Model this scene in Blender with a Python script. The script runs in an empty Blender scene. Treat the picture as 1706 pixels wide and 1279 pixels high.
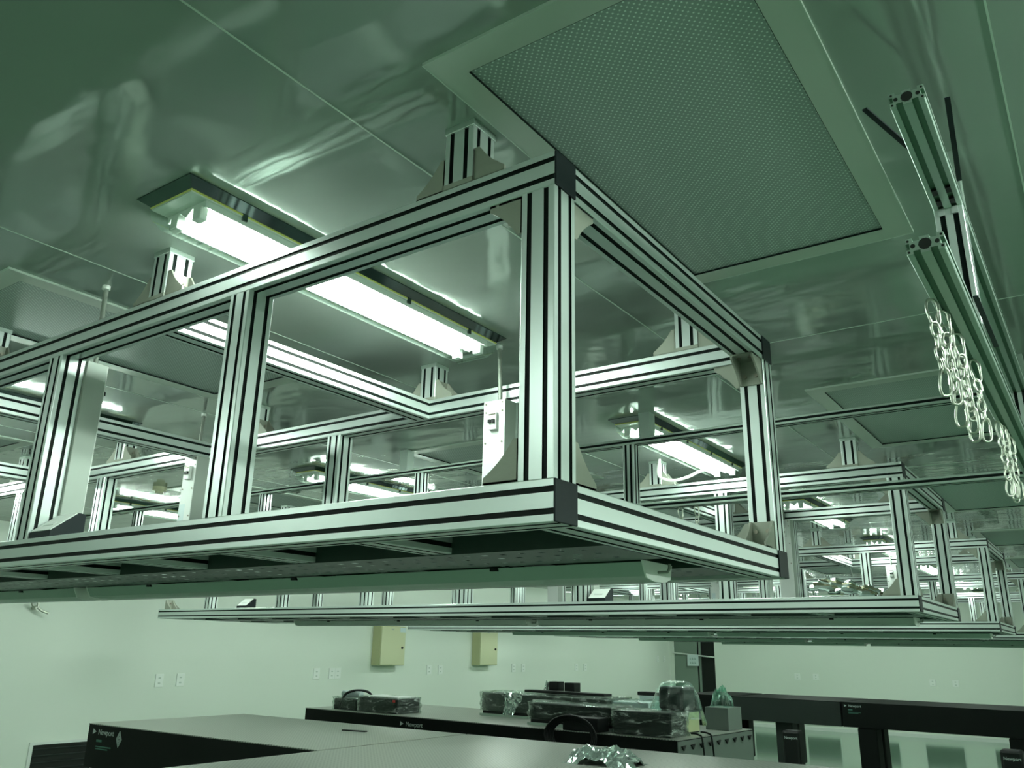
import bpy, bmesh, math, random
from mathutils import Vector, Matrix, Euler, noise
random.seed(7)
C = bpy.context.scene.collection
sc = bpy.context.scene
S = .08            # extrusion size
ZC = .922          # ceiling
ZF = -1.75         # floor
XL, YF, XR, YN = -8.2, 18.3, 5.2, -4.6
ZT = -.8           # optical table tops

# ------------------------------------------------------------ camera
yaw, pit, rol, fpx = -.6163, .3102, .0192, 1380.9
F = Vector((math.sin(yaw)*math.cos(pit), math.cos(yaw)*math.cos(pit), math.sin(pit)))
R0 = Vector((math.cos(yaw), -math.sin(yaw), 0))
U0 = R0.cross(F)
R1 = R0*math.cos(rol)+U0*math.sin(rol)
U1 = -R0*math.sin(rol)+U0*math.cos(rol)
cd = bpy.data.cameras.new('camera')
cam = bpy.data.objects.new('camera', cd)
C.objects.link(cam)
M = Matrix((R1, U1, -F)).transposed().to_4x4()
M.translation = Vector((.7885, -1.2484, -.2178))
cam.matrix_world = M
cd.sensor_width = 36
cd.lens = fpx/1706*36
cd.clip_start = .01
sc.camera = cam
# ------------------------------------------------------------ world, exposure
w = bpy.data.worlds.new('world')
sc.world = w
w.use_nodes = True
w.node_tree.nodes['Background'].inputs[0].default_value = (.3, .42, .34, 1)
w.node_tree.nodes['Background'].inputs[1].default_value = .05
sc.view_settings.view_transform = 'Standard'
sc.view_settings.look = 'None'
sc.view_settings.gamma = 1
sc.view_settings.use_curve_mapping = False
sc.view_settings.exposure = 0.08
TUBE = 100.0        # emission of the fluorescent tubes
TUBE_COL = (.88, 1, .925, 1)
try:
    sc.cycles.max_bounces = 8
    sc.cycles.glossy_bounces = 5
    sc.cycles.transparent_max_bounces = 12
    sc.cycles.sample_clamp_indirect = 4
except Exception:
    pass

# ------------------------------------------------------------ materials
def lin(c):
    return tuple((x/12.92 if x <= .04045 else ((x+.055)/1.055)**2.4) for x in c)
def mat(name, col, rough=.5, metal=0, emit=0, spec=.5, alpha=None):
    m = bpy.data.materials.new(name)
    m.use_nodes = True
    b = m.node_tree.nodes['Principled BSDF']
    b.inputs['Base Color'].default_value = (*col, 1)
    b.inputs['Roughness'].default_value = rough
    b.inputs['Metallic'].default_value = metal
    b.inputs['Specular IOR Level'].default_value = spec
    if emit:
        b.inputs['Emission Color'].default_value = TUBE_COL
        b.inputs['Emission Strength'].default_value = emit
    return m
def bump(m, scale, strength, dist, detail=2, vec=(1, 1, 1), kind='noise'):
    nt = m.node_tree
    b = nt.nodes['Principled BSDF']
    tc = nt.nodes.new('ShaderNodeTexCoord')
    mp = nt.nodes.new('ShaderNodeMapping')
    mp.inputs['Scale'].default_value = vec
    n = nt.nodes.new('ShaderNodeTexNoise')
    n.inputs['Scale'].default_value = scale
    n.inputs['Detail'].default_value = detail
    bp = nt.nodes.new('ShaderNodeBump')
    bp.inputs['Strength'].default_value = strength
    bp.inputs['Distance'].default_value = dist
    nt.links.new(tc.outputs['Object'], mp.inputs[0])
    nt.links.new(mp.outputs[0], n.inputs['Vector'])
    nt.links.new(n.outputs['Fac'], bp.inputs['Height'])
    nt.links.new(bp.outputs[0], b.inputs['Normal'])
    return n, mp
def dots(m, pitch, radius, col_hole, col_base, rot=0.0, stretch=(1, 1)):
    """regular grid of round holes in a sheet"""
    nt = m.node_tree
    b = nt.nodes['Principled BSDF']
    tc = nt.nodes.new('ShaderNodeTexCoord')
    mp = nt.nodes.new('ShaderNodeMapping')
    mp.inputs['Scale'].default_value = (stretch[0]/pitch, stretch[1]/pitch, 0)
    mp.inputs['Rotation'].default_value = (0, 0, rot)
    v = nt.nodes.new('ShaderNodeTexVoronoi')
    v.inputs['Scale'].default_value = 1
    v.inputs['Randomness'].default_value = 0
    r = nt.nodes.new('ShaderNodeValToRGB')
    r.color_ramp.elements[0].position = radius*.8
    r.color_ramp.elements[1].position = radius
    r.color_ramp.elements[0].color = (*col_hole, 1)
    r.color_ramp.elements[1].color = (*col_base, 1)
    nt.links.new(tc.outputs['Object'], mp.inputs[0])
    nt.links.new(mp.outputs[0], v.inputs['Vector'])
    nt.links.new(v.outputs['Distance'], r.inputs[0])
    nt.links.new(r.outputs[0], b.inputs['Base Color'])
    return r

alu = mat('anodised_aluminium', (.66, .73, .70), .36, .66)
bump(alu, 60, .12, .002, 2, (1, 1, 1))
alu_raw = mat('bare_aluminium', (.50, .60, .54), .33, .75)
black = mat('black_slot_cover', (.002, .006, .0045), .5, spec=.12)
capm = mat('black_end_cap', (.006, .011, .013), .5, spec=.25)
cast = mat('cast_bracket', (.29, .31, .255), .55, .35)
bump(cast, 90, .3, .002)
boltm = mat('bolt_steel', (.30, .28, .23), .35, .9)
ceilm = mat('ceiling_panel', (.34, .40, .36), .085, .38)
n, mp = bump(ceilm, 1.6, .35, .022, 3, (1, 2.2, 1))
seamm = mat('seam_strip', (.50, .60, .52), .3, .3)  # highlight along seams and filter edges put into this lighter colour
flange = mat('filter_flange', (.5, .58, .5), .33, .45)
grille = mat('filter_mesh', (.2, .3, .25), .45, .35)
dots(grille, .0105, .62, (.30, .38, .34), (.82, .92, .86), math.radians(45))
wallm = mat('wall_paint', (.77, .83, .745), .45)
bump(wallm, 3, .04, .01)
floorm = mat('green_epoxy_floor', (.19, .33, .23), .10)
bump(floorm, 5, .03, .004)
steel = mat('polished_steel', (.16, .19, .19), .10, 1)
yellow = mat('yellow_gasket', (.62, .66, .16), .5)
white = mat('white_metal', (.74, .78, .74), .4)
cream = mat('cream_metal', (.60, .62, .40), .45)
greyp = mat('grey_box', (.38, .43, .38), .5)
creamg = mat('cream_grey_box', (.50, .56, .47), .5)
tube = mat('fluorescent_tube', (1, 1, 1), .3, 0, TUBE)
offtube = mat('batten_body', (.36, .46, .40), .4)
darkpanel = mat('dark_shelf_panel', (.022, .045, .035), .5)
tray = mat('tray_metal', (.13, .15, .15), .4, .3)
chrome = mat('galvanised_chain', (.52, .54, .47), .3, 1)
tablet = mat('optical_table_top', (.46, .49, .44), .34, .4)
dots(tablet, .025, .26, (.18, .20, .18), (.40, .42, .375))
tableside = mat('black_table_side', (.004, .006, .005), .6, spec=.15)
tablegrey = mat('dark_grey_table_side', (.020, .028, .025), .5, spec=.3)
tableend = mat('grey_table_end', (.12, .15, .13), .5)
dark = mat('black_plastic', (.005, .006, .006), .4, spec=.3)
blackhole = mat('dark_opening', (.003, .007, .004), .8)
paper = mat('paper', (.62, .72, .72), .7)
greendoor = mat('grey_green_door', (.20, .27, .22), .4)
whiteplastic = mat('white_plastic', (.86, .90, .85), .35)
insetm = mat('socket_inset', (.55, .62, .56), .5)
wirem = mat('grey_conduit', (.24, .27, .23), .5, .2)
amber = mat('foil_bundle', (.42, .40, .28), .2, .9)
whitecable = mat('white_cable', (.75, .80, .72), .4)
redm = mat('red_sticker', (.6, .03, .03), .5)
beige = mat('beige_panel', (.52, .52, .30), .5)

def clear(name, tint, gl, rough=.05, fac_noise=None):
    m = bpy.data.materials.new(name)
    m.use_nodes = True
    nt = m.node_tree
    nt.nodes.clear()
    o = nt.nodes.new('ShaderNodeOutputMaterial')
    t = nt.nodes.new('ShaderNodeBsdfTransparent')
    t.inputs[0].default_value = (*tint, 1)
    g = nt.nodes.new('ShaderNodeBsdfGlossy')
    g.inputs['Roughness'].default_value = rough
    g.inputs['Color'].default_value = (.9, 1, .93, 1)
    mx = nt.nodes.new('ShaderNodeMixShader')
    lw = nt.nodes.new('ShaderNodeLayerWeight')
    lw.inputs[0].default_value = .5
    fr = nt.nodes.new('ShaderNodeMath')
    fr.operation = 'POWER'
    fr.inputs[1].default_value = 4
    nt.links.new(lw.outputs['Facing'], fr.inputs[0])
    ma = nt.nodes.new('ShaderNodeMath')
    ma.operation = 'ADD'
    ma.inputs[1].default_value = gl
    nt.links.new(fr.outputs[0], ma.inputs[0])
    if fac_noise:
        tc = nt.nodes.new('ShaderNodeTexCoord')
        mp = nt.nodes.new('ShaderNodeMapping')
        mp.inputs['Scale'].default_value = fac_noise[1]
        n = nt.nodes.new('ShaderNodeTexNoise')
        n.inputs['Scale'].default_value = fac_noise[0]
        n.inputs['Detail'].default_value = 5
        n.inputs['Distortion'].default_value = 1.5
        r = nt.nodes.new('ShaderNodeValToRGB')
        r.color_ramp.elements[0].position = .52
        r.color_ramp.elements[1].position = .80
        nt.links.new(tc.outputs['Object'], mp.inputs[0])
        nt.links.new(mp.outputs[0], n.inputs['Vector'])
        nt.links.new(n.outputs['Fac'], r.inputs[0])
        d = nt.nodes.new('ShaderNodeBsdfDiffuse')
        d.inputs[0].default_value = (.5, .55, .52, 1)
        m2 = nt.nodes.new('ShaderNodeMixShader')
        bpn = nt.nodes.new('ShaderNodeBump')
        bpn.inputs['Strength'].default_value = .8
        bpn.inputs['Distance'].default_value = .03
        nt.links.new(n.outputs['Fac'], bpn.inputs['Height'])
        nt.links.new(bpn.outputs[0], g.inputs['Normal'])
        nt.links.new(bpn.outputs[0], lw.inputs['Normal'])
        nt.links.new(r.outputs[0], m2.inputs[0])
        nt.links.new(t.outputs[0], m2.inputs[1])
        nt.links.new(d.outputs[0], m2.inputs[2])
        nt.links.new(m2.outputs[0], mx.inputs[1])
    else:
        nt.links.new(t.outputs[0], mx.inputs[1])
    nt.links.new(ma.outputs[0], mx.inputs[0])
    nt.links.new(g.outputs[0], mx.inputs[2])
    nt.links.new(mx.outputs[0], o.inputs[0])
    return m
cover = clear('clear_acrylic', (.93, .99, .95), .06)
wrap = clear('plastic_wrap', (.85, .9, .87), .03, .15, (7, (1, 1, 4)))
bagm = clear('translucent_bag', (.75, .9, .85), .05, .25, (6, (1, 1, 1)))
foil = mat('crumpled_clear_foil', (.62, .72, .68), .12, .85)

# ------------------------------------------------------------ mesh helpers
class MB:
    def __init__(s):
        s.v = []; s.f = []; s.m = []; s.mats = []; s.sm = []
    def mi(s, m):
        if m not in s.mats: s.mats.append(m)
        return s.mats.index(m)
    def add(s, vs, fs, m, smooth=False):
        o = len(s.v); k = s.mi(m)
        s.v += [tuple(v) for v in vs]
        for f in fs:
            s.f.append([i+o for i in f]); s.m.append(k); s.sm.append(smooth)
        return s
    def box(s, a, b, m, ch=0):
        x0, y0, z0 = a; x1, y1, z1 = b
        if not ch:
            vs = [(x0,y0,z0),(x1,y0,z0),(x1,y1,z0),(x0,y1,z0),(x0,y0,z1),(x1,y0,z1),(x1,y1,z1),(x0,y1,z1)]
            return s.add(vs, [(3,2,1,0),(4,5,6,7),(0,1,5,4),(1,2,6,5),(2,3,7,6),(3,0,4,7)], m)
        bm = bmesh.new()
        bmesh.ops.create_cube(bm, size=1)
        for v in bm.verts:
            v.co = Vector((x0+(v.co.x+.5)*(x1-x0), y0+(v.co.y+.5)*(y1-y0), z0+(v.co.z+.5)*(z1-z0)))
        bmesh.ops.bevel(bm, geom=bm.edges[:], offset=ch, segments=2, affect='EDGES', profile=.5)
        s.bm(bm, m); bm.free(); return s
    def bm(s, bm, m, smooth=False, mtx=None):
        bm.verts.index_update()
        vs = [((mtx @ v.co) if mtx else v.co.copy()) for v in bm.verts]
        return s.add(vs, [[v.index for v in f.verts] for f in bm.faces], m, smooth)
    def prism(s, poly, axis, lo, hi, m, mfun=None):
        """poly: 2-D points counter-clockwise; extruded along axis lo..hi"""
        n = len(poly)
        def P(p, t):
            return {'x': (t, p[0], p[1]), 'y': (p[0], t, p[1]), 'z': (p[0], p[1], t)}[axis]
        vs = [P(p, lo) for p in poly]+[P(p, hi) for p in poly]
        flip = axis == 'y'
        def o(f): return f[::-1] if flip else f
        s.add(vs, [o(list(range(n))[::-1]), o(list(range(n, 2*n)))], m)
        base = len(s.v)-2*n
        for i in range(n):
            j = (i+1) % n
            mm = mfun(i) if mfun else m
            k = s.mi(mm)
            s.f.append([base+q for q in o([i, j, j+n, i+n])]); s.m.append(k); s.sm.append(False)
        return s
    def tube(s, pts, r, m, seg=8, closed=False, caps=True):
        pts = [Vector(p) for p in pts]; n = len(pts)
        rings = []
        prev = None
        for i in range(n):
            if closed: t = (pts[(i+1) % n]-pts[i-1])
            else: t = pts[min(i+1, n-1)]-pts[max(i-1, 0)]
            t.normalize()
            if prev is None:
                up = Vector((0, 0, 1)) if abs(t.z) < .9 else Vector((1, 0, 0))
                a = t.cross(up).normalized()
            else:
                a = (prev-t*prev.dot(t)).normalized()
            prev = a
            b = t.cross(a)
            rr = r(i/(n-1)) if callable(r) else r
            rings.append([pts[i]+a*rr*math.cos(2*math.pi*k/seg)+b*rr*math.sin(2*math.pi*k/seg) for k in range(seg)])
        vs = [v for q in rings for v in q]; fs = []
        for i in range(n if closed else n-1):
            j = (i+1) % n
            for k in range(seg):
                l = (k+1) % seg
                fs.append((i*seg+k, i*seg+l, j*seg+l, j*seg+k))
        s.add(vs, fs, m, True)
        if caps and not closed:
            s.add(rings[0], [list(range(seg))[::-1]], m); s.add(rings[-1], [list(range(seg))], m)
        return s
    def cyl(s, c, r, h, m, axis='z', seg=16):
        c = Vector(c); d = {'x': Vector((1,0,0)), 'y': Vector((0,1,0)), 'z': Vector((0,0,1))}[axis]
        return s.tube([c, c+d*h], r, m, seg)
    def mesh(s, name):
        me = bpy.data.meshes.new(name)
        me.from_pydata(s.v, [], s.f)
        for m in s.mats: me.materials.append(m)
        for p, k, q in zip(me.polygons, s.m, s.sm):
            p.material_index = k; p.use_smooth = q
        me.update()
        return me
    def build(s, name, parent=None, loc=(0, 0, 0), rot=(0, 0, 0)):
        return link(name, s.mesh(name), parent, loc, rot)
def link(name, me, parent=None, loc=(0, 0, 0), rot=(0, 0, 0)):
    o = bpy.data.objects.new(name, me)
    C.objects.link(o)
    o.parent = parent; o.location = loc; o.rotation_euler = rot
    return o
def tag(o, label=None, cat=None, group=None, kind=None):
    if label: o['label'] = label
    if cat: o['category'] = cat
    if group: o['group'] = group
    if kind: o['kind'] = kind
    return o
def thing(name, label, cat, loc=(0, 0, 0), rz=0, group=None):
    o = link(name, None, None, loc, (0, 0, rz))
    return tag(o, label, cat, group)
def struct(name, mb, loc=(0, 0, 0), parent=None):
    o = mb.build(name, parent, loc)
    o['kind'] = 'structure'
    return o
def copy_tree(o, parent=None, skip=()):
    c = o.copy(); C.objects.link(c); c.parent = parent
    for ch in [x for x in KIDS.get(o.name, [])]:
        if ch.name.split('.')[0] in skip: continue
        copy_tree(ch, c, skip)
    return c
KIDS = {}
def index_kids():
    KIDS.clear()
    for o in bpy.data.objects:
        if o.parent: KIDS.setdefault(o.parent.name, []).append(o)

# aluminium extrusion: cross-section w x h, two (or one) covered slots a side
CACHE = {}
def section(w, h, sw=.0113, sd=.003, inset=.0198, lip=.0016):
    def side(L):
        c = [inset, L-inset] if L > .05 else [L/2]
        if abs(L-.06) < 1e-6: c = [.0165, L-.0165]
        return c
    pts = []; tags = []
    def run(L, P):
        seq = [(lip, 0, 'a')]
        for c in side(L):
            seq += [(c-sw/2, 0, 'b'), (c-sw/2, sd, 'b'), (c+sw/2, sd, 'b'), (c+sw/2, 0, 'a')]
        seq.append((L-lip, 0, 'a'))
        for t, d, g in seq:
            pts.append(P(t, d)); tags.append(g)
    run(w, lambda t, d: (t, d))
    run(h, lambda t, d: (w-d, t))
    run(w, lambda t, d: (w-t, h-d))
    run(h, lambda t, d: (d, h-t))
    return pts, tags
def extr(axis, L, w=S, h=S, slotmat=None, body=None, sd=.003):
    key = (axis, round(L, 4), w, h, slotmat, body, sd)
    if key not in CACHE:
        sm = slotmat or black; bd = body or alu
        pts, tags = section(w, h, sd=sd)
        mb = MB()
        mb.prism(pts, axis, 0, L, bd, lambda i: sm if tags[i] == 'b' else bd)
        CACHE[key] = mb.mesh('extrusion')
    return CACHE[key]

# ------------------------------------------------------------ the room
cx0, cx1, cy0, cy1 = XL-.1, XR+.1, YN-.1, YF+.1
struct('floor', MB().box((cx0, cy0, ZF-.1), (cx1, cy1, ZF), floorm))
struct('ceiling', MB().box((cx0, cy0, ZC), (cx1, cy1, ZC+.1), ceilm))
struct('wall_left', MB().box((XL-.1, cy0, ZF), (XL, cy1, ZC), wallm))
struct('wall_right', MB().box((XR, cy0, ZF), (XR+.1, cy1, ZC), wallm))
struct('wall_near', MB().box((XL, YN-.1, ZF), (XR, YN, ZC), wallm))
dw0, dw1 = XL+.10, XL+1.13           # doorway beside the far left corner
mb = MB().box((dw1, YF, ZF), (XR, YF+.1, ZC), wallm)
mb.box((XL, YF, ZF), (dw0, YF+.1, ZC), wallm).box((dw0, YF, .50), (dw1, YF+.1, ZC), wallm)
struct('wall_far', mb)
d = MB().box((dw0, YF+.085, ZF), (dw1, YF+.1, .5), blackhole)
d.box((dw0, YF+.03, ZF), (dw0+.58, YF+.06, .5), greendoor)
d.box((dw0+.62, YF+.03, ZF), (dw0+.67, YF+.07, .5), greendoor)
struct('door_1', d)
struct('baseboard_far', MB().box((dw1, YF-.02, ZF), (XR, YF, ZF+.07), white))
struct('baseboard_left', MB().box((XL, YN, ZF), (XL+.02, YF, ZF+.07), white))
n_ = 1
for k in range(-6, 4):               # long seams between the ceiling panels
    x = -.45+1.225*k
    if x < XL: continue
    struct('trim_%d' % n_, MB().box((x-.002, YN, ZC-.0015), (x+.002, YF, ZC+.001), seamm)); n_ += 1
for k in range(-2, 7):
    y = 1.75+2.62*k
    if y > YF: continue
    struct('trim_%d' % n_, MB().box((XL, y-.002, ZC-.0015), (XR, y+.002, ZC+.001), seamm)); n_ += 1

ORD = ['first', 'second', 'third', 'fourth', 'fifth', 'sixth', 'seventh', 'eighth', 'ninth']
# ------------------------------------------------------------ ceiling air filters
def make_filter():
    t = thing('air_filter', '', 'air filter', (0, 0, ZC))
    W, H, B = .344, .647, .066
    mb = MB()
    for a, b in (((-W, -H), (W, -H+B)), ((-W, H-B), (W, H)), ((-W, -H+B), (-W+B, H-B)), ((W-B, -H+B), (W, H-B))):
        mb.box((a[0], a[1], -.007), (b[0], b[1], 0), flange)
    mb.build('flange', t)
    mb = MB()  # thin bright lip added to stand for the highlight along the flange edge
    for a, b in (((-W-.002, -H-.002), (W+.002, -H)), ((-W-.002, H), (W+.002, H+.002)), ((-W-.002, -H), (-W, H)), ((W, -H), (W+.002, H))):
        mb.box((a[0], a[1], -.0075), (b[0], b[1], 0), seamm)
    mb.build('edge_highlight', t)
    mb = MB(); w2, h2 = W-B, H-B
    for a, b in (((-w2, -h2), (w2, -h2+.0012)), ((-w2, h2-.0012), (w2, h2)), ((-w2, -h2), (-w2+.0012, h2)), ((w2-.0012, -h2), (w2, h2))):
        mb.box((a[0], a[1], -.0068), (b[0], b[1], -.0002), black)
    mb.build('gasket', t)
    MB().box((-w2+.0012, -h2+.0012, -.0015), (w2-.0012, h2-.0012, -.0003), grille).build('perforated_face', t)
    return t
filt = make_filter()
index_kids()
FX = [(.155, 'right-hand'), (-2.28, 'middle'), (-4.72, 'left-hand')]
first = True
for x, cn in FX:
    for k in range(0, 7):
        y = .443+2.62*k
        if x == FX[0][0] and k == 0: lab = 'large perforated air filter panel beside the near corner of the nearest frame'
        elif x == FX[1][0] and k == 0: lab = 'perforated air filter panel behind the grey conduit, at the left edge'
        else: lab = 'perforated ceiling air filter, %s from the camera in the %s column' % (ORD[k], cn)
        o = filt if first else copy_tree(filt)
        first = False
        o.location = (x, y, ZC)
        tag(o, lab, 'air filter', 'perforated air filters in the ceiling')

# ------------------------------------------------------------ twin-tube ceiling lights
def make_light():
    t = thing('ceiling_light', '', 'light', (0, 0, ZC))
    W, H = .118, .695
    mb = MB()                                      # polished tray, sloping inwards
    o = [(-W, -H), (W, -H), (W, H), (-W, H)]; q = [(-W+.028, -H+.028), (W-.028, -H+.028), (W-.028, H-.028), (-W+.028, H-.028)]
    vs = [(*p, 0) for p in o]+[(*p, -.003) for p in o]+[(*p, -.022) for p in q]+[(*p, 0) for p in q]
    fs = []
    for i in range(4):
        j = (i+1) % 4
        fs += [(i, j, j+4, i+4), (i+4, j+4, j+8, i+8), (i+8, j+8, j+12, i+12)]
    mb.add(vs, fs, steel); mb.build('mounting_tray', t)
    a, b = W-.027, H-.027
    MB().box((-a-.001, -b-.001, -.0265), (a+.001, b+.001, -.022), yellow, .0015).build('gasket', t)
    MB().box((-a+.002, -b+.002, -.0305), (a-.002, b-.002, -.0265), white).build('base_plate', t)
    mb = MB()                                      # clear cover with bevelled long sides
    def ring(dx, dy, z): return [(-a+dx, -b+dy, z), (a-dx, -b+dy, z), (a-dx, b-dy, z), (-a+dx, b-dy, z)]
    R = ring(.000, .000, -.030)+ring(.000, .000, -.037)+ring(.004, .006, -.060)+ring(.022, .028, -.086)
    fs = []
    for k in range(3):
        for i in range(4):
            j = (i+1) % 4
            fs.append((k*4+i, k*4+j, k*4+4+j, k*4+4+i))
    fs.append((12, 13, 14, 15))
    mb.add(R, fs, cover); cv = mb.build('clear_cover', t)
    mb = MB()                                      # folded reflector with centre ridge
    mb.prism([(-a+.006, -.031), (a-.006, -.031), (a-.006, -.0505), (a-.012, -.0505), (a-.026, -.036), (.026, -.038), (0, -.058), (-.026, -.038), (-a+.026, -.036), (-a+.012, -.0505), (-a+.006, -.0505)][::-1], 'y', -b+.05, b-.05, white)
    mb.build('reflector', t)
    for s in (-1, 1):
        mb = MB().cyl((s*.050, -b+.075, -.060), .0125, 2*b-.15, tube, 'y', 12)
        mb.build('tube', t)
        for e in (-1, 1):
            mb = MB().box((s*.050-.017, e*(b-.060)-.012, -.078), (s*.050+.017, e*(b-.060)+.012, -.034), white, .003)
            mb.build('lamp_holder', t)
    for e in (-1, 1):
        for y in (.25, .5):
            pass
    for s in (-1, 1):
        for yy in (-.5, -.17, .17, .5):
            MB().box((s*a-.004 if s > 0 else -a-.002, yy-.008, -.040), (s*a+.002 if s > 0 else -a+.004, yy+.008, -.020), steel).build('clip', t)
    return t
light = make_light()
index_kids()
LX = [(-1.073, 'right-hand'), (-3.51, 'middle'), (-5.95, 'left-hand')]
first = True
for x, cn in LX:
    for k in range(-1 if x > -4 else 0, 7):
        y = .475+2.63*k
        if k == -1: lab = 'added twin-tube ceiling light behind the camera in the %s column' % cn  # unseen light added behind the camera to brighten the near faces
        elif x == LX[0][0] and k == 0: lab = 'brightly lit twin-tube ceiling light above the nearest frame, largest of all'
        elif x == LX[0][0] and k == 1: lab = 'lit twin-tube ceiling light with a white cable loop hanging beside it'
        else: lab = 'lit twin-tube ceiling light, %s from the camera in the %s column' % (ORD[k], cn)
        o = light if first else copy_tree(light)
        first = False
        o.location = (x, y, ZC)
        tag(o, lab, 'light', 'twin-tube ceiling lights')
for x, ks, cn in ((3.81, range(-1, 6), 'far right'), (1.37, (0,), 'near right')):  # unseen lights added past the right edge to brighten the room
    for k in ks:
        o = copy_tree(light); o.location = (x, .475+2.63*k, ZC)
        tag(o, 'added twin-tube ceiling light outside the picture, %s column, number %s from the back wall' % (cn, ORD[k+1]), 'light', 'twin-tube ceiling lights')
# cable loop beside the second light
mb = MB()
P = [(-1.36, 3.38, ZC), (-1.37, 3.37, .84), (-1.33, 3.34, .79), (-1.26, 3.36, .775), (-1.20, 3.42, .80), (-1.17, 3.5, .84), (-1.15, 3.55, .86)]
def spline(P, n=6):
    P = [Vector(p) for p in P]; out = []
    for i in range(len(P)-1):
        p0 = P[max(i-1, 0)]; p1 = P[i]; p2 = P[i+1]; p3 = P[min(i+2, len(P)-1)]
        for k in range(n):
            t = k/n
            out.append(.5*((2*p1)+(p2-p0)*t+(2*p0-5*p1+4*p2-p3)*t*t+(-p0+3*p1-3*p2+p3)*t**3))
    out.append(P[-1]); return out
o = mb.tube(spline(P), .009, whitecable, 8).build('cable')
tag(o, 'thick white cable looping down beside the second ceiling light', 'cable')

# ------------------------------------------------------------ suspended frames
FW, FH, FL = 1.325, .762, 6.49
PX = .956
def bracket_mesh():
    L, W, T = .084, .072, .005
    mb = MB()
    mb.box((0, -W/2, 0), (L, W/2, T), cast)                 # foot along +x
    mb.box((0, -W/2, 0), (T, W/2, L), cast)                 # foot along +z
    arc = []
    for k in range(9):                                       # sloping edge, slightly hollow
        a = k/8
        x = L*(1-a)+.014*a; z = .014*(1-a)+L*a
        q = math.sin(math.pi*a)*.004
        arc.append((x-q, z-q))
    poly = [(0, 0), (L, 0)]+arc+[(0, L)]
    for y in (-W/2, W/2-.006):
        mb.prism(poly, 'y', y, y+.006, cast)
    return mb.mesh('corner_bracket')
BR = bracket_mesh()
BOLT = MB().cyl((0, 0, 0), .0065, .006, boltm, 'z', 10).mesh('bolt')
def bracket(parent, x, y, z, dx, dy, up, bolts):
    """corner at (x,y,z); one leg along (dx,dy), the other up or down"""
    rz = math.atan2(dy, dx)
    o = link('corner_bracket', BR, parent, (x, y, z))
    m = Euler((0, 0, rz)).to_matrix()
    if up < 0: m = m @ Euler((math.pi, 0, 0)).to_matrix()
    o.rotation_euler = m.to_euler()
    if bolts:
        for s in (-1, 1):
            link('bolt', BOLT, o, (.005, s*.018, .055), (0, math.pi/2, 0))
            link('bolt', BOLT, o, (.055, s*.018, .005), (0, 0, 0))
    return o
HX = [-.255, -1.409, -2.563, -3.717, -4.871, -6.025]   # hanger centres
CX = [-1.395, -2.86, -4.33, -5.80]                     # right faces of the upper cross beams
def make_frame(label):
    t = thing('suspended_frame', label, 'frame', (0, 0, 0), 0, 'aluminium frames hung from the ceiling')
    bl = FL
    for z in (0, FH-S):
        for y in (0, FW-S):
            link('long_beam', extr('x', bl), t, (-bl, y, z))
            for x, e in ((0, 1), (-bl, -1)):
                mb = MB().box((x-.001 if e > 0 else x-.004, y+.0005, z+.0005), (x+.004 if e > 0 else x+.001, y+S-.0005, z+S-.0005), capm, .0018)
                mb.build('end_cap', t)
        for x in (0, -bl+S):
            link('end_beam', extr('y', FW-2*S), t, (x-S, S, z))
    for x in CX:
        link('cross_beam', extr('y', FW-2*S), t, (x-S, S, FH-S))
    for k in range(1, 14):
        x = -.478*k-.02
        if x-S < -bl+S: break
        link('lower_cross_beam', extr('y', FW-2*S, S, .04), t, (x-S, S, 0))
    for y in (0, FW-S):
        for k in range(7):
            x = -PX*k
            if x-S < -bl: x = -bl+S
            link('post', extr('z', FH-2*S), t, (x-S, y, S))
    for x, sx in ((0, -1), (-bl+S, 1)):
        for y, sy in ((0, 1), (FW-S, -1)):
            fx = x-S if sx < 0 else x
            fy = y+S if sy > 0 else y
            for z, up in ((S, 1), (FH-S, -1)):
                bracket(t, fx, y+S/2, z, sx, 0, up, True)
                bracket(t, x-S/2, fy, z, 0, sy, up, True)
    for hx in HX:
        for y in (0, FW-S):
            z0 = FH
            h = link('hanger_post', extr('z', ZC-FH-.026), t, (hx-S/2, y, z0+.012))
            g = MB().box((hx-S/2-.001, y-.001, z0), (hx+S/2+.001, y+S+.001, z0+.012), cast)
            g.build('foot_plate', t)
            g = MB().box((hx-S/2-.002, y-.002, ZC-.016), (hx+S/2+.002, y+S+.002, ZC), alu_raw, .001)
            g.build('ceiling_plate', t)
            for sx in (-1, 1):
                bracket(t, hx+sx*(S/2+.001), y+S/2, z0, sx, 0, 1, True)
    # shelf panels between the lower beams
    MB().box((-bl+S, S, .046), (-S, .33, .052), darkpanel).build('solid_panel', t)
    MB().box((-bl+S, .62, .046), (-S, .86, .052), darkpanel).build('solid_panel', t)
    MB().box((-bl+S, 1.10, .046), (-S, FW-S, .052), darkpanel).build('solid_panel', t)
    for y0, y1, rows in ((.33, .62, (.385, .455, .545)), (.86, 1.10, (.90, .97, 1.06))):
        mb = MB(); hw = .0075; z = -.002; ys = [y0]
        for r in rows: ys += [r-hw, r+hw]
        ys.append(y1)
        xs = [-bl+S+.001]; x = -bl+S+.03; n = 0
        while x < -S-.05:
            xs += [x-hw, x+hw]; x += .055
        xs.append(-S)
        vs = [(xx, yy, z) for yy in ys for xx in xs]; nx = len(xs); fs = []
        for j in range(len(ys)-1):
            for i in range(nx-1):
                if j % 2 == 1 and i % 2 == 1: continue
                fs.append((j*nx+i, (j+1)*nx+i, (j+1)*nx+i+1, j*nx+i+1))
        mb.add(vs, fs, tray)
        for yy in (y0, y1-.0015): mb.box((-bl+S+.001, yy, -.002), (-S, yy+.0015, .050), darkpanel)
        mb.build('perforated_tray', t)
    return t
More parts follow.
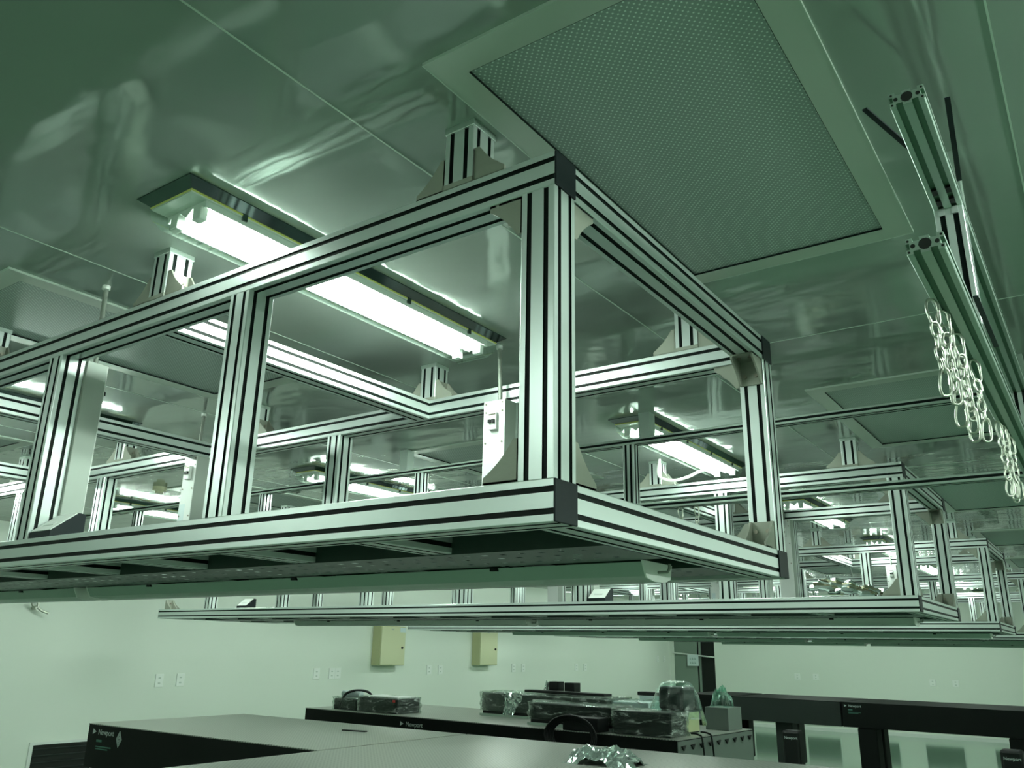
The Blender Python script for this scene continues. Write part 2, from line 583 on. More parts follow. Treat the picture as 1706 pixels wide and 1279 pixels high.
FLAB = ['large aluminium box frame in front, nearest of the row hung from the ceiling',
        'second aluminium frame from the camera, hung just behind the nearest one',
        'third aluminium frame from the camera, small behind the second',
        'fourth aluminium frame from the camera, hung far back on the right',
        'fifth and farthest aluminium frame of the row, near the far wall']
FY = [0, 3.412, 6.88, 10.32, 13.75]
fr = make_frame(FLAB[0])
index_kids()
for i in range(1, 5):
    o = copy_tree(fr, skip=('bolt',) if i > 1 else ())
    o.location = (0, FY[i], 0); o['label'] = FLAB[i]

# ------------------------------------------------------------ batten lights under the frames
def make_batten():
    t = thing('batten_light', '', 'light')
    L = 2.55
    MB().prism([(0, 0), (.02, -.034), (.06, -.040), (.12, -.040), (.155, -.030), (.165, 0)], 'x', -L, 0, offtube).build('housing', t)
    MB().tube([(.002, .085, -.02), (.03, .085, -.020), (.035, .085, -.012), (.036, .085, .0)], .004, wirem, 6).build('end_hook', t)
    for x in (0, -L-.004):
        MB().prism([(-.004, .004), (.018, -.037), (.06, -.044), (.12, -.044), (.158, -.033), (.169, .004)], 'x', x, x+.004, whiteplastic).build('end_cap', t)
    for x in (-.45, -1.27, -2.1):
        MB().box((x-.012, -.006, -.008), (x+.012, .172, 0), dark).build('clip', t)
    return t
bat = make_batten()
index_kids()
first = True
for i, fy in enumerate(FY):
    for x, nm in ((-.147, 'right'), (-2.80, 'left')):
        o = bat if first else copy_tree(bat); first = False
        o.location = (x, fy+.64, -.004)
        tag(o, 'unlit batten light under the %s frame from the camera, %s one of the pair' % (ORD[i], nm), 'light', 'batten lights under the frames')

# ------------------------------------------------------------ switch boxes on the posts
def make_switch():
    """front faces -y, origin at the top middle of the back"""
    t = thing('switch_box', '', 'switch box')
    H = .602
    MB().box((-.05, -.070, -H), (.05, 0, 0), greyp, .002).build('housing', t)
    p = MB().box((-.049, -.0725, -H+.002), (.049, -.070, -.002), white).build('front_plate', t)
    b = MB().box((-.016, -.088, -.118), (.020, -.0725, -.052), whiteplastic, .002).build('breaker', t)
    for x in (-.006, .010):
        MB().box((x-.006, -.098, -.094), (x+.006, -.088, -.080), dark, .001).build('toggle', b)
    MB().box((-.014, -.0885, -.062), (.018, -.088, -.057), amber).build('stripe', b)
    for x in (-.038, .038):
        for z in (-.012, -.045, -.165, -.3):
            MB().cyl((x, -.0755, z), .004, .003, boltm, 'y', 8).build('screw', p)
    MB().box((-.046, -.0728, -.34), (.0, -.0724, -.24), paper).build('sticker', p)
    return t
def conduit(parent, top, bot):
    t_, b_ = Vector(top), Vector(bot)
    m1 = t_.lerp(b_, .22)
    m2 = t_.lerp(b_, .75); m2.x = m2.x*.6+b_.x*.4; m2.y = m2.y*.6+b_.y*.4
    pts = spline([t_, m1, m2, b_], 14)
    mb = MB().tube(pts, lambda a: .0075+.0012*(int(a*42) % 2), wirem, 8)
    mb.cyl((top[0], top[1], top[2]-.014), .013, .014, whiteplastic, 'z', 10)
    mb.build('conduit', parent)
sw = make_switch()
index_kids()
spots = [(-1.006, 1.245, 'front', 0, (.0, -.02), 'white switch box with a breaker on the far side of the nearest frame'),
         (-2.90, 1.245, 'front', 0, (.0, -.02), 'switch box seen between the two left posts of the nearest frame'),
         (-1.95, .081, 'back', 0, (.14, -.05), 'cream grey box on the back of the third near post, by the wedge box')]
for i in (1, 2, 3):
    nm = ['', 'second', 'third', 'fourth'][i]
    spots += [(-1.006, FY[i]+1.245, 'front', i, (0, 0), 'white breaker box on the right far post of the %s frame' % nm),
              (-1.95, FY[i]+.081, 'back', i, (0, 0), 'cable box on the near third post of the %s frame' % nm),
              (-2.9, FY[i]+1.245, 'front', i, (0, 0), 'white breaker box on the fourth far post of the %s frame' % nm)]
first = True
for x, y, side, i, off, lab in spots:
    o = sw if first else copy_tree(sw)
    first = False
    o.location = (x, y, FH-S); o.rotation_euler = (0, 0, 0 if side == 'front' else math.pi)
    tag(o, lab, 'switch box', 'switch boxes on the frame posts')
    c = -1
    if side == 'front': top, bot = (off[0]-.02, .012, ZC-FH+S), (.0, -.035, 0)
    else: top, bot = (-off[0], .03, ZC-FH+S), (0, -.05, 0)
    if side == 'front': top = (-.021, -.045 if i else -.02, ZC-FH+S); top = (-.021, -.02, ZC-FH+S)
    conduit(o, top, bot)

# ------------------------------------------------------------ wedge-shaped consoles on the lower beams
def make_wedge():
    t = thing('socket_console', '', 'console')
    # side profile in y,z ; length along x
    MB().prism([(0, 0), (.10, 0), (.10, .078), (.078, .080), (0, .018)], 'x', 0, .125, capm).build('body', t)
    ang = math.atan2(.062, .078)
    p = MB().box((.004, .002, 0), (.121, .096, .003), whiteplastic, .001).build('sloping_panel', t, (0, 0, .018), (ang, 0, 0))
    MB().box((.03, .03, .003), (.09, .045, .0045), white).build('slot_plate', p)
    return t
wd = make_wedge()
index_kids()
first = True
for i, x, lab in ((0, -1.905, 'black wedge-shaped console with pale sloping top on the nearest frame'),
                  (1, -1.90, 'black wedge-shaped console on the second frame, right of the middle'),
                  (1, -5.36, 'small wedge-shaped console near the left end of the second frame'),
                  (2, -3.8, 'tiny wedge-shaped console on the third frame')):
    o = wd if first else copy_tree(wd); first = False
    o.location = (x, FY[i]+.002, S)
    tag(o, lab, 'console', 'wedge-shaped consoles')

# ------------------------------------------------------------ open-ended rail frame on the right
RX = .627
rf = thing('rail_frame', 'open-ended aluminium rail frame with two levels hanging at the right edge', 'frame', (RX, .18, .43))
def rbeam(name, axis, L, x, y, z, w=.06, h=.03, sm=None):
    """absolute coordinates; w,h are the two section sizes in axis order"""
    return link(name, extr(axis, L, w, h, sm or alu_raw, alu_raw, .006), rf, (x-RX, y-.18, z-.43))
slot_shade = mat('open_slot_shade', (.10, .20, .13), .5, .3)  # shade inside the uncovered slots put into the colour
rbeam('lower_rail', 'y', 3.6, RX-.03, .18, .4345, .06, .03, slot_shade)
rbeam('upper_rail', 'y', 3.5, RX-.03, .23, .76, .06, .03, slot_shade)
for y in (.686, 2.35, 3.7):
    link('post', extr('z', .76-.4645, .06, .06, black, alu), rf, (-.03, y-.18, .4645-.43))
for z, sm in ((.4345, slot_shade), (.76, black)):
    link('cross_rail', extr('x', 7.6, .06, .03, black, alu_raw), rf, (-.03-7.6, 2.35-.18, z-.43))
for x in (-1.02, -2.39, -3.79, -5.31, -6.7):
    link('drop_post', extr('z', .76-.4645, .06, .06, black, alu), rf, (x-.06-RX, 2.35-.18, .4645-.43))
for x, y in ((0, .72), (0, 2.38), (-1.6, 2.38), (-3.2, 2.38), (-4.9, 2.38)):
    MB().box((x-.03, y-.18, .79-.43), (x+.03, y-.12, ZC-.43), alu_raw).build('ceiling_bracket', rf)
# end faces: round bores and small holes showing in the open ends
def bore(y, z):
    mb = MB()
    mb.cyl((0, y-.18-.0006, z-.43+.015), .0105, .002, blackhole, 'y', 10)
    for s in (-1, 1):
        mb.cyl((s*.019, y-.18-.0006, z-.43+.015), .004, .002, blackhole, 'y', 10)
        for q in (-1, 1):
            mb.cyl((s*.026, y-.18-.0006, z-.43+.015+q*.0105), .0022, .002, blackhole, 'y', 8)
    mb.build('end_bore', rf)
bore(.18, .4345); bore(.23, .76)
# loose black cover strips sticking out of the slots
def strip(a, b, nm='loose_slot_strip'):
    a, b = Vector(a), Vector(b); o0 = Vector((RX, .18, .43))
    d_ = (b-a).normalized(); sd = d_.cross(Vector((0, 0, 1))).normalized()*.005; up = Vector((0, 0, .0018))
    vs = []
    for p in (a, b):
        for q in (-sd-up, sd-up, sd+up, -sd+up): vs.append(p+q-o0)
    mb = MB().add(vs, [(3, 2, 1, 0), (4, 5, 6, 7), (0, 1, 5, 4), (1, 2, 6, 5), (2, 3, 7, 6), (3, 0, 4, 7)], capm)
    tag(mb.build(nm, rf), 'black plastic strip')
strip((.548, .265, .80), (.603, .47, .7915))
strip((.686, .315, .800), (.664, .60, .775))
strip((.664, .52, .470), (.665, .86, .470))
for x in (-.0135, .0135):      # bright connector plates at the top of the hanging post
    MB().box((x-.006, .686-.18-.0035, .76-.43-.018), (x+.006, .686-.18+.001, .76-.43), alu).build('connector', rf)
for x, y in ((-.0135, .60), (.0135, .60), (-.0135, .655), (.0135, .655)):
    MB().box((x-.005, y-.18-.012, .7585-.43), (x+.005, y-.18+.012, .7625-.43), dark).build('slot_nut', rf)

# ------------------------------------------------------------ chains on the lower rail
LINK = None
def oval(L, W, r, m, seg=16):
    pts = []
    for k in range(seg):
        a = 2*math.pi*k/seg
        pts.append((W/2*math.copysign(abs(math.cos(a))**.7, math.cos(a)), 0, L/2*math.copysign(abs(math.sin(a))**.85, math.sin(a))))
    return MB().tube(pts, r, m, 6, closed=True)
LINK = oval(.031, .0150, .0026, chrome).mesh('link')
def carab_mesh(L=.052, W=.021, flip=1):
    pts = []
    prof = [(-.30, -.5), (.15, -.5), (.42, -.36), (.5, -.12), (.5, .34), (.34, .5), (.08, .5), (-.18, .42), (-.42, .0), (-.45, -.3)]
    P2 = spline([(x*W, 0, z*L*flip) for x, z in prof+[prof[0]]], 3)[:-1]
    mb = MB().tube(P2, .0027, chrome, 6, closed=True)
    mb.cyl((.5*W, 0, (.02-.1)*L*flip), .0036, .012, chrome, 'z', 8)
    return mb.mesh('snap_hook')
CAR = carab_mesh()
CAR2 = carab_mesh(flip=-1)
def chain(x, y, z, n, lean, lab, s=1.0, grp=None):
    t = thing('chain', lab, 'chain', (x, y, z), 0, grp)
    h = link('snap_hook', CAR2, t, (0, 0, -.026*s), (0, 0, .5+random.uniform(-.5, .5)))
    zz = -.050; xx = 0
    for k in range(n):
        zz -= .012
        link('link', LINK, t, (xx+lean*(-zz), random.uniform(-.002, .002), zz), (random.uniform(-.12, .12), random.uniform(-.15, .15), (k % 2)*1.5+.6))
        zz -= .0115
    link('snap_hook', CAR, t, (xx+lean*(-zz), 0, zz-.022), (0, 0, .3+random.uniform(-.5, .5)))
CH = [(.598, .40, 4), (.606, .47, 4), (.600, .555, 5), (.612, .62, 5), (.606, .70, 5), (.618, .82, 4)]
CO = ['leftmost', 'second', 'third', 'fourth', 'fifth', 'rightmost']
for i, (x, y, n) in enumerate(CH):
    chain(x, y, .4345-.001, n, .02, 'galvanised chain with snap hooks in the larger bunch, %s strand' % CO[i], 1, 'chains of the larger bunch')
for i, (x, y, n) in enumerate([(.603, 1.44, 5), (.61, 1.50, 5), (.606, 1.56, 5), (.612, 1.66, 4)]):
    chain(x, y, .4335, n, .02, 'thin chain in the farther bunch at the right edge, %s strand' % ['leftmost', 'second', 'third', 'rightmost'][i], 1, 'chains of the farther bunch')
for i, x in enumerate((-.72, -.80)):
    chain(x, 2.38, .4335, 3, 0, 'short chain below the cross rail, seen over the nearest frame, %s one' % ['right', 'left'][i], 1, 'short chains under the cross rail')

# ------------------------------------------------------------ shiny foil bundle on the second frame
def crumple(w, d, h, seed, m, name, nx=22, ny=14, sharp=1.0):
    random.seed(seed)
    vs = []; fs = []
    for j in range(ny):
        for i in range(nx):
            u = i/(nx-1)*2-1; v = j/(ny-1)*2-1
            r = max(0, 1-(u*u+v*v)*.85)
            q = noise.noise(Vector((u*3+seed, v*3, 0)))
            hh = h*(r**.35)*(.55+.45*q+sharp*.45*random.random())
            vs.append((u*w/2*(1+.15*q)+random.uniform(-1, 1)*w*.02, v*d/2+random.uniform(-1, 1)*d*.03, max(.001, hh)))
    for j in range(ny-1):
        for i in range(nx-1):
            a = j*nx+i
            fs.append((a, a+1, a+nx+1)); fs.append((a, a+nx+1, a+nx))
    mb = MB().add(vs, fs, m)
    o = mb.build(name)
    md = o.modifiers.new('shell', 'SOLIDIFY'); md.thickness = .001
    return o
fb = thing('foil_bundle', 'crumpled shiny foil tubes lying on the second frame near its right end', 'foil', (-.44, 3.45, S))
for k in range(5):
    random.seed(40+k)
    a = Vector((-.10+.02*k, .01+.012*k, .055+.012*k)); b = Vector((.22+.012*k, .02+.01*k, .012+.003*k))
    pts = [a.lerp(b, q/12)+Vector((random.uniform(-1, 1), random.uniform(-1, 1), random.uniform(-1, 1)))*.006 for q in range(13)]
    mb = MB().tube(pts, lambda u: .015+.006*math.sin(u*23+k), amber if k % 2 else foil, 7)
    for i in range(len(mb.sm)): mb.sm[i] = False
    mb.build('foil_tube', fb)

# ------------------------------------------------------------ optical tables
def table(lab, x0, x1, y0, y1, rz=0, side=tableside, end=None, thick=.30, legs=True, zt=ZT, logo=False, legspots=None, cat='table', grp='optical tables', top_m=None):
    L, Wd = x1-x0, y1-y0
    t = thing('optical_table', lab, cat, (x0, y0, ZF), rz, grp)
    top = zt-ZF
    MB().box((0, 0, top-.006), (L, Wd, top), top_m or tablet).build('tabletop', t)
    sl = MB().box((.002, .002, top-thick), (L-.002, Wd-.002, top-.006), side)
    if end:
        sl.box((L-.002, .004, top-thick), (L+.002, Wd-.004, top-.012), end)
    sl.build('side_skirt', t)
    if end:
        for k in range(9):
            yy = .08+k*(Wd-.16)/8
            MB().prism([(yy-.03, top-.045), (yy+.03, top-.040), (yy+.0, top-.075)], 'x', L+.002, L+.014, dark).build('knob', t)
    for (lx, ly) in (legspots or [(.25, .22), (L-.25, .22), (.25, Wd-.22), (L-.25, Wd-.22)]):
        mb = MB().box((lx-.12, ly-.12, .03), (lx+.12, ly+.12, top-thick), side, .02)
        lg = mb.build('leg', t)
        MB().cyl((lx, ly, 0), .06, .03, boltm, 'z', 12).build('foot', lg)
    return t
def text(body, size, m, parent, loc, rot, name='lettering'):
    cu = bpy.data.curves.new(name, 'FONT'); cu.body = body; cu.size = size; cu.extrude = .0005
    o = bpy.data.objects.new(name, cu); C.objects.link(o)
    dg = bpy.context.evaluated_depsgraph_get()
    me = bpy.data.meshes.new_from_object(o.evaluated_get(dg))
    bpy.data.objects.remove(o)
    me.materials.clear(); me.materials.append(m)
    return link(name, me, parent, loc, rot)
T1 = table('wide optical table at lower left with a black side and small white lettering', -5.66, -3.17, 2.44, 3.85, 0)
T0 = table('nearest optical table at the bottom, its steel top running towards the camera', -3.15, -.30, 1.2, 3.85, 0)
T2 = table('long black-sided optical table loaded with wrapped boxes, grey at its right end', -5.93, -1.86, 4.80, 6.12, math.radians(-3.0), end=tableend)
rh = ZT-ZF
logo = mat('white_print', (.6, .68, .66), .6)
logo2 = mat('green_print', (.06, .2, .15), .6)
def logos(t, x, z, s=1.0):
    text('Newport', .055*s, logo, t, (x+.05*s, 0, z), (math.pi/2, 0, 0))
    MB().prism([(x-.02*s, z+.0), (x+.02*s, z+.018*s), (x-.02*s, z+.036*s)], 'y', -.0012, .003, logo).build('arrow_mark', t)
    MB().box((x+.04*s, -.0012, z-.05*s), (x+.11*s, .003, z-.035*s), logo2).build('small_print', t)
    MB().box((x+.04*s, -.0012, z-.085*s), (x+.24*s, .003, z-.077*s), logo2).box((x+.04*s, -.0012, z-.10*s), (x+.2*s, .003, z-.093*s), logo2).build('small_print', t)
logos(T1, .09, rh-.07)
mb = MB()
cxl, czl = .42, rh-.085
for q in range(3):
    r0 = .055-.018*q; r1 = r0-.007
    for i in range(4):
        a0 = math.pi/2*i; a1 = a0+math.pi/2
        pts = [(cxl+r0*.62*math.cos(a0), czl+r0*math.sin(a0)), (cxl+r0*.62*math.cos(a1), czl+r0*math.sin(a1)), (cxl+r1*.62*math.cos(a1), czl+r1*math.sin(a1)), (cxl+r1*.62*math.cos(a0), czl+r1*math.sin(a0))]
        mb.prism(pts[::-1], 'y', -.0012, .003, logo)
mb.build('diamond_emblem', T1)
logos(T2, 1.35, rh-.08, 1.0)
# row of tables at the far right
R3 = math.radians(-3.5)
T4 = table('black optical table end visible behind the draped object, far right group', -4.75, -3.98, 11.25, 12.5, 0, tableside, thick=.31, top_m=tableside)
T3 = table('dark grey sided optical table, left of the two far tables on the right', -3.95, -2.42, 11.13, 12.4, R3, tablegrey, thick=.31, top_m=tableside, legspots=[(.66, .3), (.52, .95)])
T5 = table('long black optical table reaching the right edge, far right', -2.40, 1.6, 11.03, 12.3, R3, tableside, thick=.31, top_m=tableside, legspots=[(.29, .14), (.14, .98), (2.04, .14), (2.1, .95), (3.7, .2)])
logos(T5, .05, rh-.06, .8)
# free-standing isolator columns
iso = []
for (x, y, lab) in ((-2.90, 10.45, 'black rounded isolator column standing on the green floor, left one'), (-.36, 9.9, 'black rounded isolator column at the right edge of the picture')):
    t = thing('isolator_column', lab, 'column', (x, y, ZF), 0, 'black isolator columns')
    MB().box((-.11, -.11, 0), (.11, .11, .60), dark, .03).build('body', t)
    text('Newport', .045, logo, t, (-.08, -.1115, .50), (math.pi/2, 0, 0))
    MB().box((-.04, -.1125, .10), (.04, -.110, .20), white, 0).build('white_label', t)
    iso.append(t)

# dark slot mark on the table top
o = MB().box((0, 0, 0), (.20, .035, .008), dark, .002).build('tool_bar', None, (-3.95, 3.38, ZT), (0, 0, .2))
tag(o, 'short black bar lying on the table top by the long gap', 'tool')
# crumpled clear plastic on the nearest table
o = crumple(.40, .26, .085, 5, foil, 'crumpled_plastic', 30, 20, .9)
o.location = (-1.62, 3.10, ZT)
tag(o, 'crumpled shiny plastic sheet on the nearest table top', 'plastic sheet')

# ------------------------------------------------------------ packed equipment on the long table
def T2pt(lx, ly):
    p = Matrix.Rotation(math.radians(-3.0), 2) @ Vector((lx, ly)); return (-5.93+p.x, 4.80+p.y)
def wrapped(lab, lx, ly, w_, d_, h_, col=None, rz=-3.0, z=ZT, base=True, sticker=False, name='wrapped_box', cat='box'):
    x, y = T2pt(lx, ly)
    t = thing(name, lab, cat, (x, y, z), math.radians(rz), 'wrapped equipment on the long table')
    b0 = .0
    if base:
        b0 = .045
        MB().box((-.01, -.01, 0), (w_+.01, d_+.01, .02), alu_raw).box((.01, .01, .02), (w_-.01, d_-.01, b0), dark).build('base_plate', t)
    MB().box((0, 0, b0), (w_, d_, b0+h_), col or dark, .01).build('case', t)
    bm = bmesh.new(); bmesh.ops.create_cube(bm, size=1)
    bmesh.ops.subdivide_edges(bm, edges=bm.edges[:], cuts=9, use_grid_fill=True)
    for v in bm.verts:
        q = noise.noise(v.co*5+Vector((lx*3, ly, 0)))*.012+.008
        c_ = v.co
        v.co = Vector(((c_.x+.5)*w_+math.copysign(q, c_.x), (c_.y+.5)*d_+math.copysign(q, c_.y), b0+(c_.z+.5)*h_+(q if c_.z > 0 else 0)))
    MB().bm(bm, wrap, True).build('plastic_wrap', t); bm.free()
    if sticker:
        MB().box((w_*.45, -.024, b0+h_*.35), (w_*.64, -.021, b0+h_*.8), white).build('label', t)
    return t
dkm = mat('dark_case', (.010, .015, .013), .5, spec=.3)
midm = mat('grey_case', (.045, .06, .05), .5)
t = wrapped('wrapped dark box with a pale top at the left end of the long table', .66, .10, .52, .30, .13, dkm, base=False)
MB().box((.02, .02, .13), (.50, .28, .143), white, .005).build('pale_top', t)
MB().box((.47, -.014, .10), (.50, -.010, .12), redm).build('red_mark', t)
t = wrapped('black strapped case with rolled white cloth, leftmost on the long table', .30, .10, .33, .26, .10, dkm, base=False, name='strapped_case')
MB().cyl((.02, .10, .14), .03, .26, paper, 'x', 10).build('cloth_roll', t)
MB().tube(spline([(.10, .0, .04), (.14, .02, .14), (.20, .1, .175), (.27, .2, .16), (.30, .26, .08)], 5), .012, dark, 6).build('strap', t)
wrapped('largest wrapped case with a white label, back of the long table', 1.72, .66, 1.36, .40, .155, midm, sticker=True)
wrapped('long low wrapped case in front of the largest one', 2.62, .20, .80, .32, .125, dkm)
wrapped('wrapped dark case at the front right of the long table', 3.50, .08, .48, .26, .165, dkm, base=False)
wrapped('pale wrapped case behind, right of the largest one', 3.12, .70, .34, .34, .19, paper, base=False)
def simple(name, lab, lx, ly, w_, d_, h_, m, z=ZT, rz=-3, cat='box', ch=.004, grp=None):
    x, y = T2pt(lx, ly)
    o = MB().box((0, 0, 0), (w_, d_, h_), m, ch).build(name, None, (x, y, z), (0, 0, math.radians(rz)))
    return tag(o, lab, cat, grp)
ztop = ZT+.045+.155+.018
simple('black_bar', 'long flat black bar lying on the largest wrapped case', 2.16, .74, .88, .12, .022, dark, ztop, rz=-6, cat='bar')
zb = ztop+.022
simple('black_block', 'small black cube on the largest wrapped case, left one', 2.32, .90, .10, .10, .095, dark, ztop, grp='black cubes on the wrapped case')
simple('black_block', 'small black cube on the largest wrapped case, right one', 2.49, .90, .11, .10, .09, dark, ztop, grp='black cubes on the wrapped case')
o = crumple(.07, .08, .10, 9, foil, 'foil_wad', 9, 7); x, y = T2pt(2.275, .95); o.location = (x, y, ztop)
tag(o, 'small silver foil wad beside the left black cube', 'foil')
# foil rag hanging over the front of the largest case
mb = MB(); vs = []; fs = []
random.seed(3)
for j in range(12):
    for i in range(9):
        u = i/8; v = j/11
        wid = .21*(1-.45*v)*(1 if v > .12 else .75)
        vs.append((u*wid-.04*v, -.018-random.random()*.035, -v*.19+random.uniform(-.006, .006)))
for j in range(11):
    for i in range(8):
        a = j*9+i; fs += [(a, a+1, a+10), (a, a+10, a+9)]
mb.add(vs, fs, foil)
x, y = T2pt(2.06, .64); o = mb.build('foil_sheet', None, (x, y-.01, ZT+.215)); tag(o, 'silver foil sheet hanging over the front of the largest wrapped case', 'foil')
# coiled black cable hanging over the table edge
mb = MB()
for k in range(6):
    random.seed(70+k); r = .15+.009*k
    pts = [(r*math.cos(a)*1.15+random.uniform(-.004, .004), -.008-.006*k, .0+r*.75*math.sin(a)) for a in [2*math.pi*q/28 for q in range(28)]]
    mb.tube(pts, .008, dark, 6, closed=True)
x, y = T2pt(3.22, -.03); o = mb.build('cable_coil', None, (x, y-.02, ZT-.03)); tag(o, 'coil of black cable hanging over the front edge of the long table', 'cable')
simple('black_case', 'plain black case behind the cable coil on the long table', 3.08, .02, .32, .16, .10, dark)
# draped object at the right end
t = thing('draped_instrument', 'dark instrument under a draped translucent bag, right end of the long table', 'instrument', (*T2pt(3.66, .46), ZT), math.radians(-3))
MB().box((0, 0, 0), (.24, .26, .16), dkm, .01).build('lower_case', t)
MB().box((.241, .02, .01), (.244, .24, .15), beige).build('beige_side', t)
MB().box((.01, .02, .162), (.22, .24, .33), dkm, .02).build('upper_case', t)
nx_, rings_ = 28, 12
vs = []; fs = []
for j in range(rings_):
    f = j/(rings_-1)
    for i in range(nx_):
        a = 2*math.pi*i/nx_
        fold = .018*math.sin(a*5+f*2)*f+.012*math.sin(a*9+1)*f
        rad = .02+.13*min(1, f*2.2)**.55+.10*max(0, f-.40)+fold
        vs.append((.12+rad*math.cos(a)*1.02, .13+rad*math.sin(a)*1.0, .375-.02*min(1, f*3)-(.25*max(0, f-.3)/.7)-(.06*max(0, math.sin(a*3+.5))*f)))
for j in range(rings_-1):
    for i in range(nx_):
        k = (i+1) % nx_
        fs.append((j*nx_+i, (j+1)*nx_+i, (j+1)*nx_+k, j*nx_+k))
fs.append(list(range(nx_)))
MB().add(vs, fs, bagm, True).build('translucent_bag', t)
simple('grey_case', 'plain grey case behind the draped instrument at the right end', 3.82, .98, .20, .26, .17, tableend)
simple('pale_carton', 'pale stacked cartons under the flat black box', 3.16, 1.08, .42, .16, .225, paper)
simple('flat_black_box', 'flat black box on the pale cartons behind the right cases', 3.14, 1.08, .36, .14, .03, dark, ZT+.226)
o = crumple(.16, .14, .16, 21, bagm, 'plastic_bag', 12, 10); x, y = T2pt(3.92, 1.10); o.location = (x, y, ZT+.171)
tag(o, 'puffed clear plastic bag on the grey case behind the draped instrument', 'bag')

for i, (yy, x2) in enumerate(((.34, .02), (.50, .05))):
    x, y = T2pt(4.07, yy)
    P = [(x-.06, y, ZT+.02), (x+.0, y, ZT+.014), (x+.028, y, ZT-.03), (x+.035, y+.02, ZT-.3), (x+.035, y+x2, ZT-.7), (x+.05, y+x2, ZF+.01)]
    o = MB().tube(spline(P), .007, dark, 6).build('cable')
    tag(o, 'thin black cable hanging down the grey end of the long table, %s one' % ['left', 'right'][i], 'cable', 'cables at the table end')

# ------------------------------------------------------------ wall fittings
def outlet(x, y, z, wall, lab, w_=.085, h_=.12):
    t = thing('wall_socket', lab, 'socket', (x, y, z), 0, 'wall sockets')
    if wall == 'L':
        MB().box((0, -w_/2, -h_/2), (.012, w_/2, h_/2), whiteplastic, .003).build('plate', t)
        for q in (-1, 1): MB().box((.012, -.014, q*.028-.008), (.0135, .014, q*.028+.008), insetm).build('inset', t)
    else:
        MB().box((-w_/2, -.012, -h_/2), (w_/2, 0, h_/2), whiteplastic, .003).build('plate', t)
        for q in (-1, 1): MB().box((-.014, -.0135, q*.028-.008), (.014, -.012, q*.028+.008), insetm).build('inset', t)
OL = [(4.63, -.622, 'first'), (4.90, -.620, 'second'), (6.98, -.575, 'third'), (7.26, -.574, 'fourth'), (7.37, -.574, 'fifth'),
      (9.32, -.541, 'sixth'), (9.60, -.541, 'seventh'), (11.65, -.527, 'eighth'), (11.96, -.527, 'ninth'), (13.85, -.524, 'tenth'), (14.2, -.524, 'eleventh'),
      (17.6, -.36, 'twelfth'), (17.95, -.36, 'thirteenth')]
for y, z, nm in OL:
    outlet(XL, y, z, 'L', 'white wall socket on the left wall, %s counting from the left' % nm, .10 if y < 6 else .11, .14)
for i, (x, z) in enumerate([(-5.17, -.665), (-4.77, -.665), (-2.45, -.70), (-2.03, -.70)]):
    outlet(x, YF, z, 'F', 'white wall socket on the far wall at the right, %s counting from the left' % ORD[i], .12, .13)
def epanel(y0, y1, z0, z1, lab):
    t = thing('electrical_panel', lab, 'electrical panel', (XL, y0, z0), 0, 'beige electrical panels')
    L, H = y1-y0, z1-z0
    MB().box((0, 0, 0), (.16, L, H), beige, .004).build('cabinet', t)
    d_ = MB().box((.16, .008, .008), (.175, L-.008, H-.008), cream, .003).build('door', t)
    MB().cyl((.175, L*.86, H*.45), .018, .012, dark, 'x', 12).build('lock', d_)
    MB().box((.175, L*.4, H*.9), (.1765, L*.5, H*.93), greyp).build('name_plate', d_)
    return t
p = epanel(8.02, 8.55, -.47, .085, 'beige electrical panel on the left wall, left one with a white paper tag')
MB().box((.1755, .40, .47), (.177, .52, .54), paper).build('paper_tag', p)
epanel(10.42, 10.92, -.475, .10, 'beige electrical panel on the left wall, right one farther away')
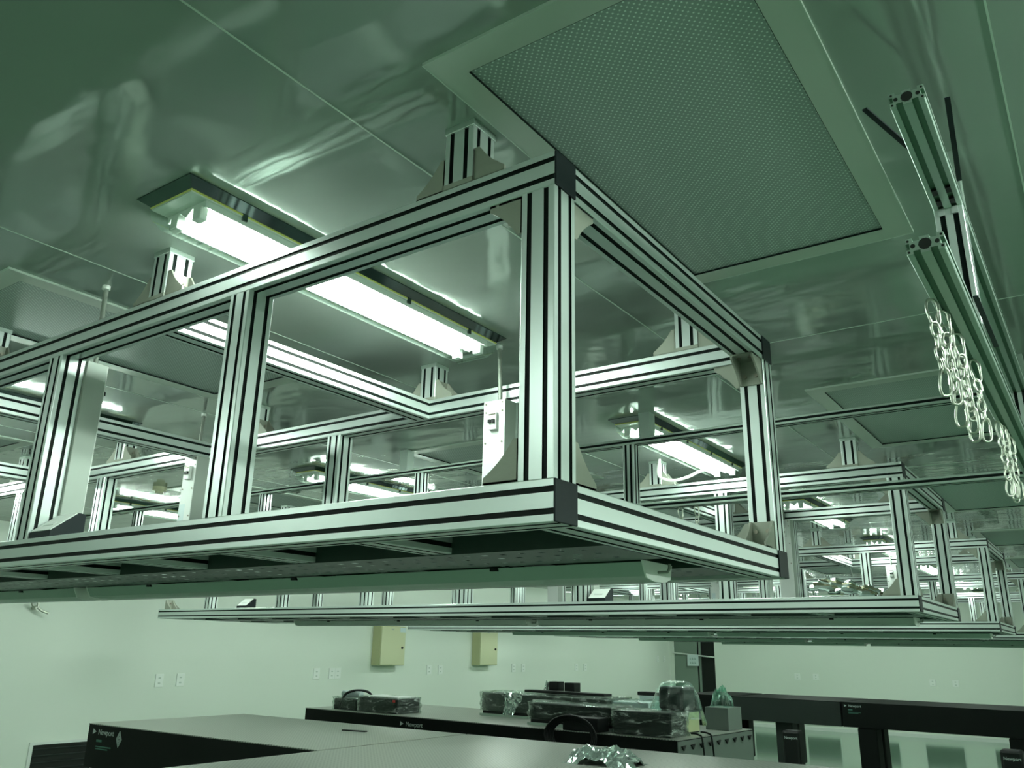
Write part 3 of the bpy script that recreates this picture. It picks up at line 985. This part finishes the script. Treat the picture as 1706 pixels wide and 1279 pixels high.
# fire-alarm-like valve fitting high on the left wall
t = thing('wall_sprinkler', 'small metal spray fitting on the left wall near the left edge', 'fitting', (XL, 3.10, .10))
MB().cyl((0, 0, 0), .022, .09, chrome, 'x', 10).build('pipe', t)
MB().tube([(.09, 0, .0), (.10, .04, -.03), (.12, .10, -.05)], .012, chrome, 6).build('nozzle', t)
MB().tube([(.07, 0, 0), (.08, -.05, .02), (.08, -.07, .06)], .01, chrome, 6).build('lever', t)
MB().cyl((.09, 0, .01), .014, .07, chrome, 'z', 8).build('valve', t)
def wall_grille(x, y, z0, z1, wd_, wall, lab):
    t = thing('return_grille', lab, 'grille', (x, y, z0), 0, 'return air grilles')
    H = z1-z0
    if wall == 'F':
        MB().box((0, -.012, 0), (wd_, 0, H), blackhole).build('opening', t)
        for a, b in (((-.02, -.02), (wd_+.02, .0)), ((-.02, H), (wd_+.02, H+.02)), ((-.02, 0), (0, H)), ((wd_, 0), (wd_+.02, H))):
            MB().box((a[0], -.02, a[1]), (b[0], 0, b[1]), white).build('frame', t)
        mb = MB()
        for k in range(8): mb.box((0, -.022, H*(k+.3)/8), (wd_, -.012, H*(k+.45)/8), tablegrey)
        mb.build('slats', t)
    else:
        MB().box((0, 0, 0), (.012, wd_, H), blackhole).build('opening', t)
        for a, b in (((-.035, -.03), (wd_+.03, .0)), ((-.035, H), (wd_+.03, H+.025)), ((-.035, 0), (0, H)), ((wd_, 0), (wd_+.03, H))):
            MB().box((0, a[0], a[1]), (.02, b[0], b[1]), white).build('frame', t)
        mb = MB()
        for k in range(8): mb.box((.012, 0, H*(k+.3)/8), (.022, wd_, H*(k+.45)/8), tablegrey)
        mb.build('slats', t)
for i, x in enumerate((-6.2, -5.05, -3.9, -2.72, -1.5, -.3)):
    wall_grille(x, YF, ZF+.14, ZF+.62, .68, 'F', 'dark louvred grille low on the far wall, %s from the left' % ORD[i])
wall_grille(XL, 3.34, ZF+.05, -1.205, .62, 'L', 'dark louvred grille low on the left wall at the lower left corner')
wall_grille(XL, 8.0, ZF+.05, -1.205, .62, 'L', 'dark louvred grille on the left wall hidden behind the long table')
# barrier tape and paper sign across the doorway
o = MB().tube([(dw0-.02, YF-.03, -.21), (dw1+.02, YF-.03, -.30)], .018, white, 6).build('barrier_bar')
tag(o, 'thin white bar across the dark doorway', 'barrier')
t = thing('paper_sign', 'white paper sign hanging from the bar in the doorway', 'sign', (dw0+.37, YF-.06, -.50))
MB().box((0, 0, 0), (.28, .004, .25), paper).build('sheet', t)
mb = MB()
for r in range(2):
    for k in range(3):
        mb.box((.055+k*.06, -.001, .06+r*.09), (.095+k*.06, .0, .068+r*.09), logo2).box((.065+k*.06, -.001, .05+r*.09), (.071+k*.06, .0, .10+r*.09), logo2)
mb.build('characters', t)
# detectors on the ceiling
for x, y, lab in ((-5.05, 2.35, 'round yellowish smoke detector on the ceiling, seen left between the posts'), (-4.0, 5.9, 'round smoke detector on the ceiling farther back')):
    o = MB().cyl((0, 0, -.03), .05, .03, cream, 'z', 20).cyl((0, 0, -.05), .03, .02, cream, 'z', 16).build('smoke_detector', None, (x, y, ZC))
    tag(o, lab, 'smoke detector', 'smoke detectors')
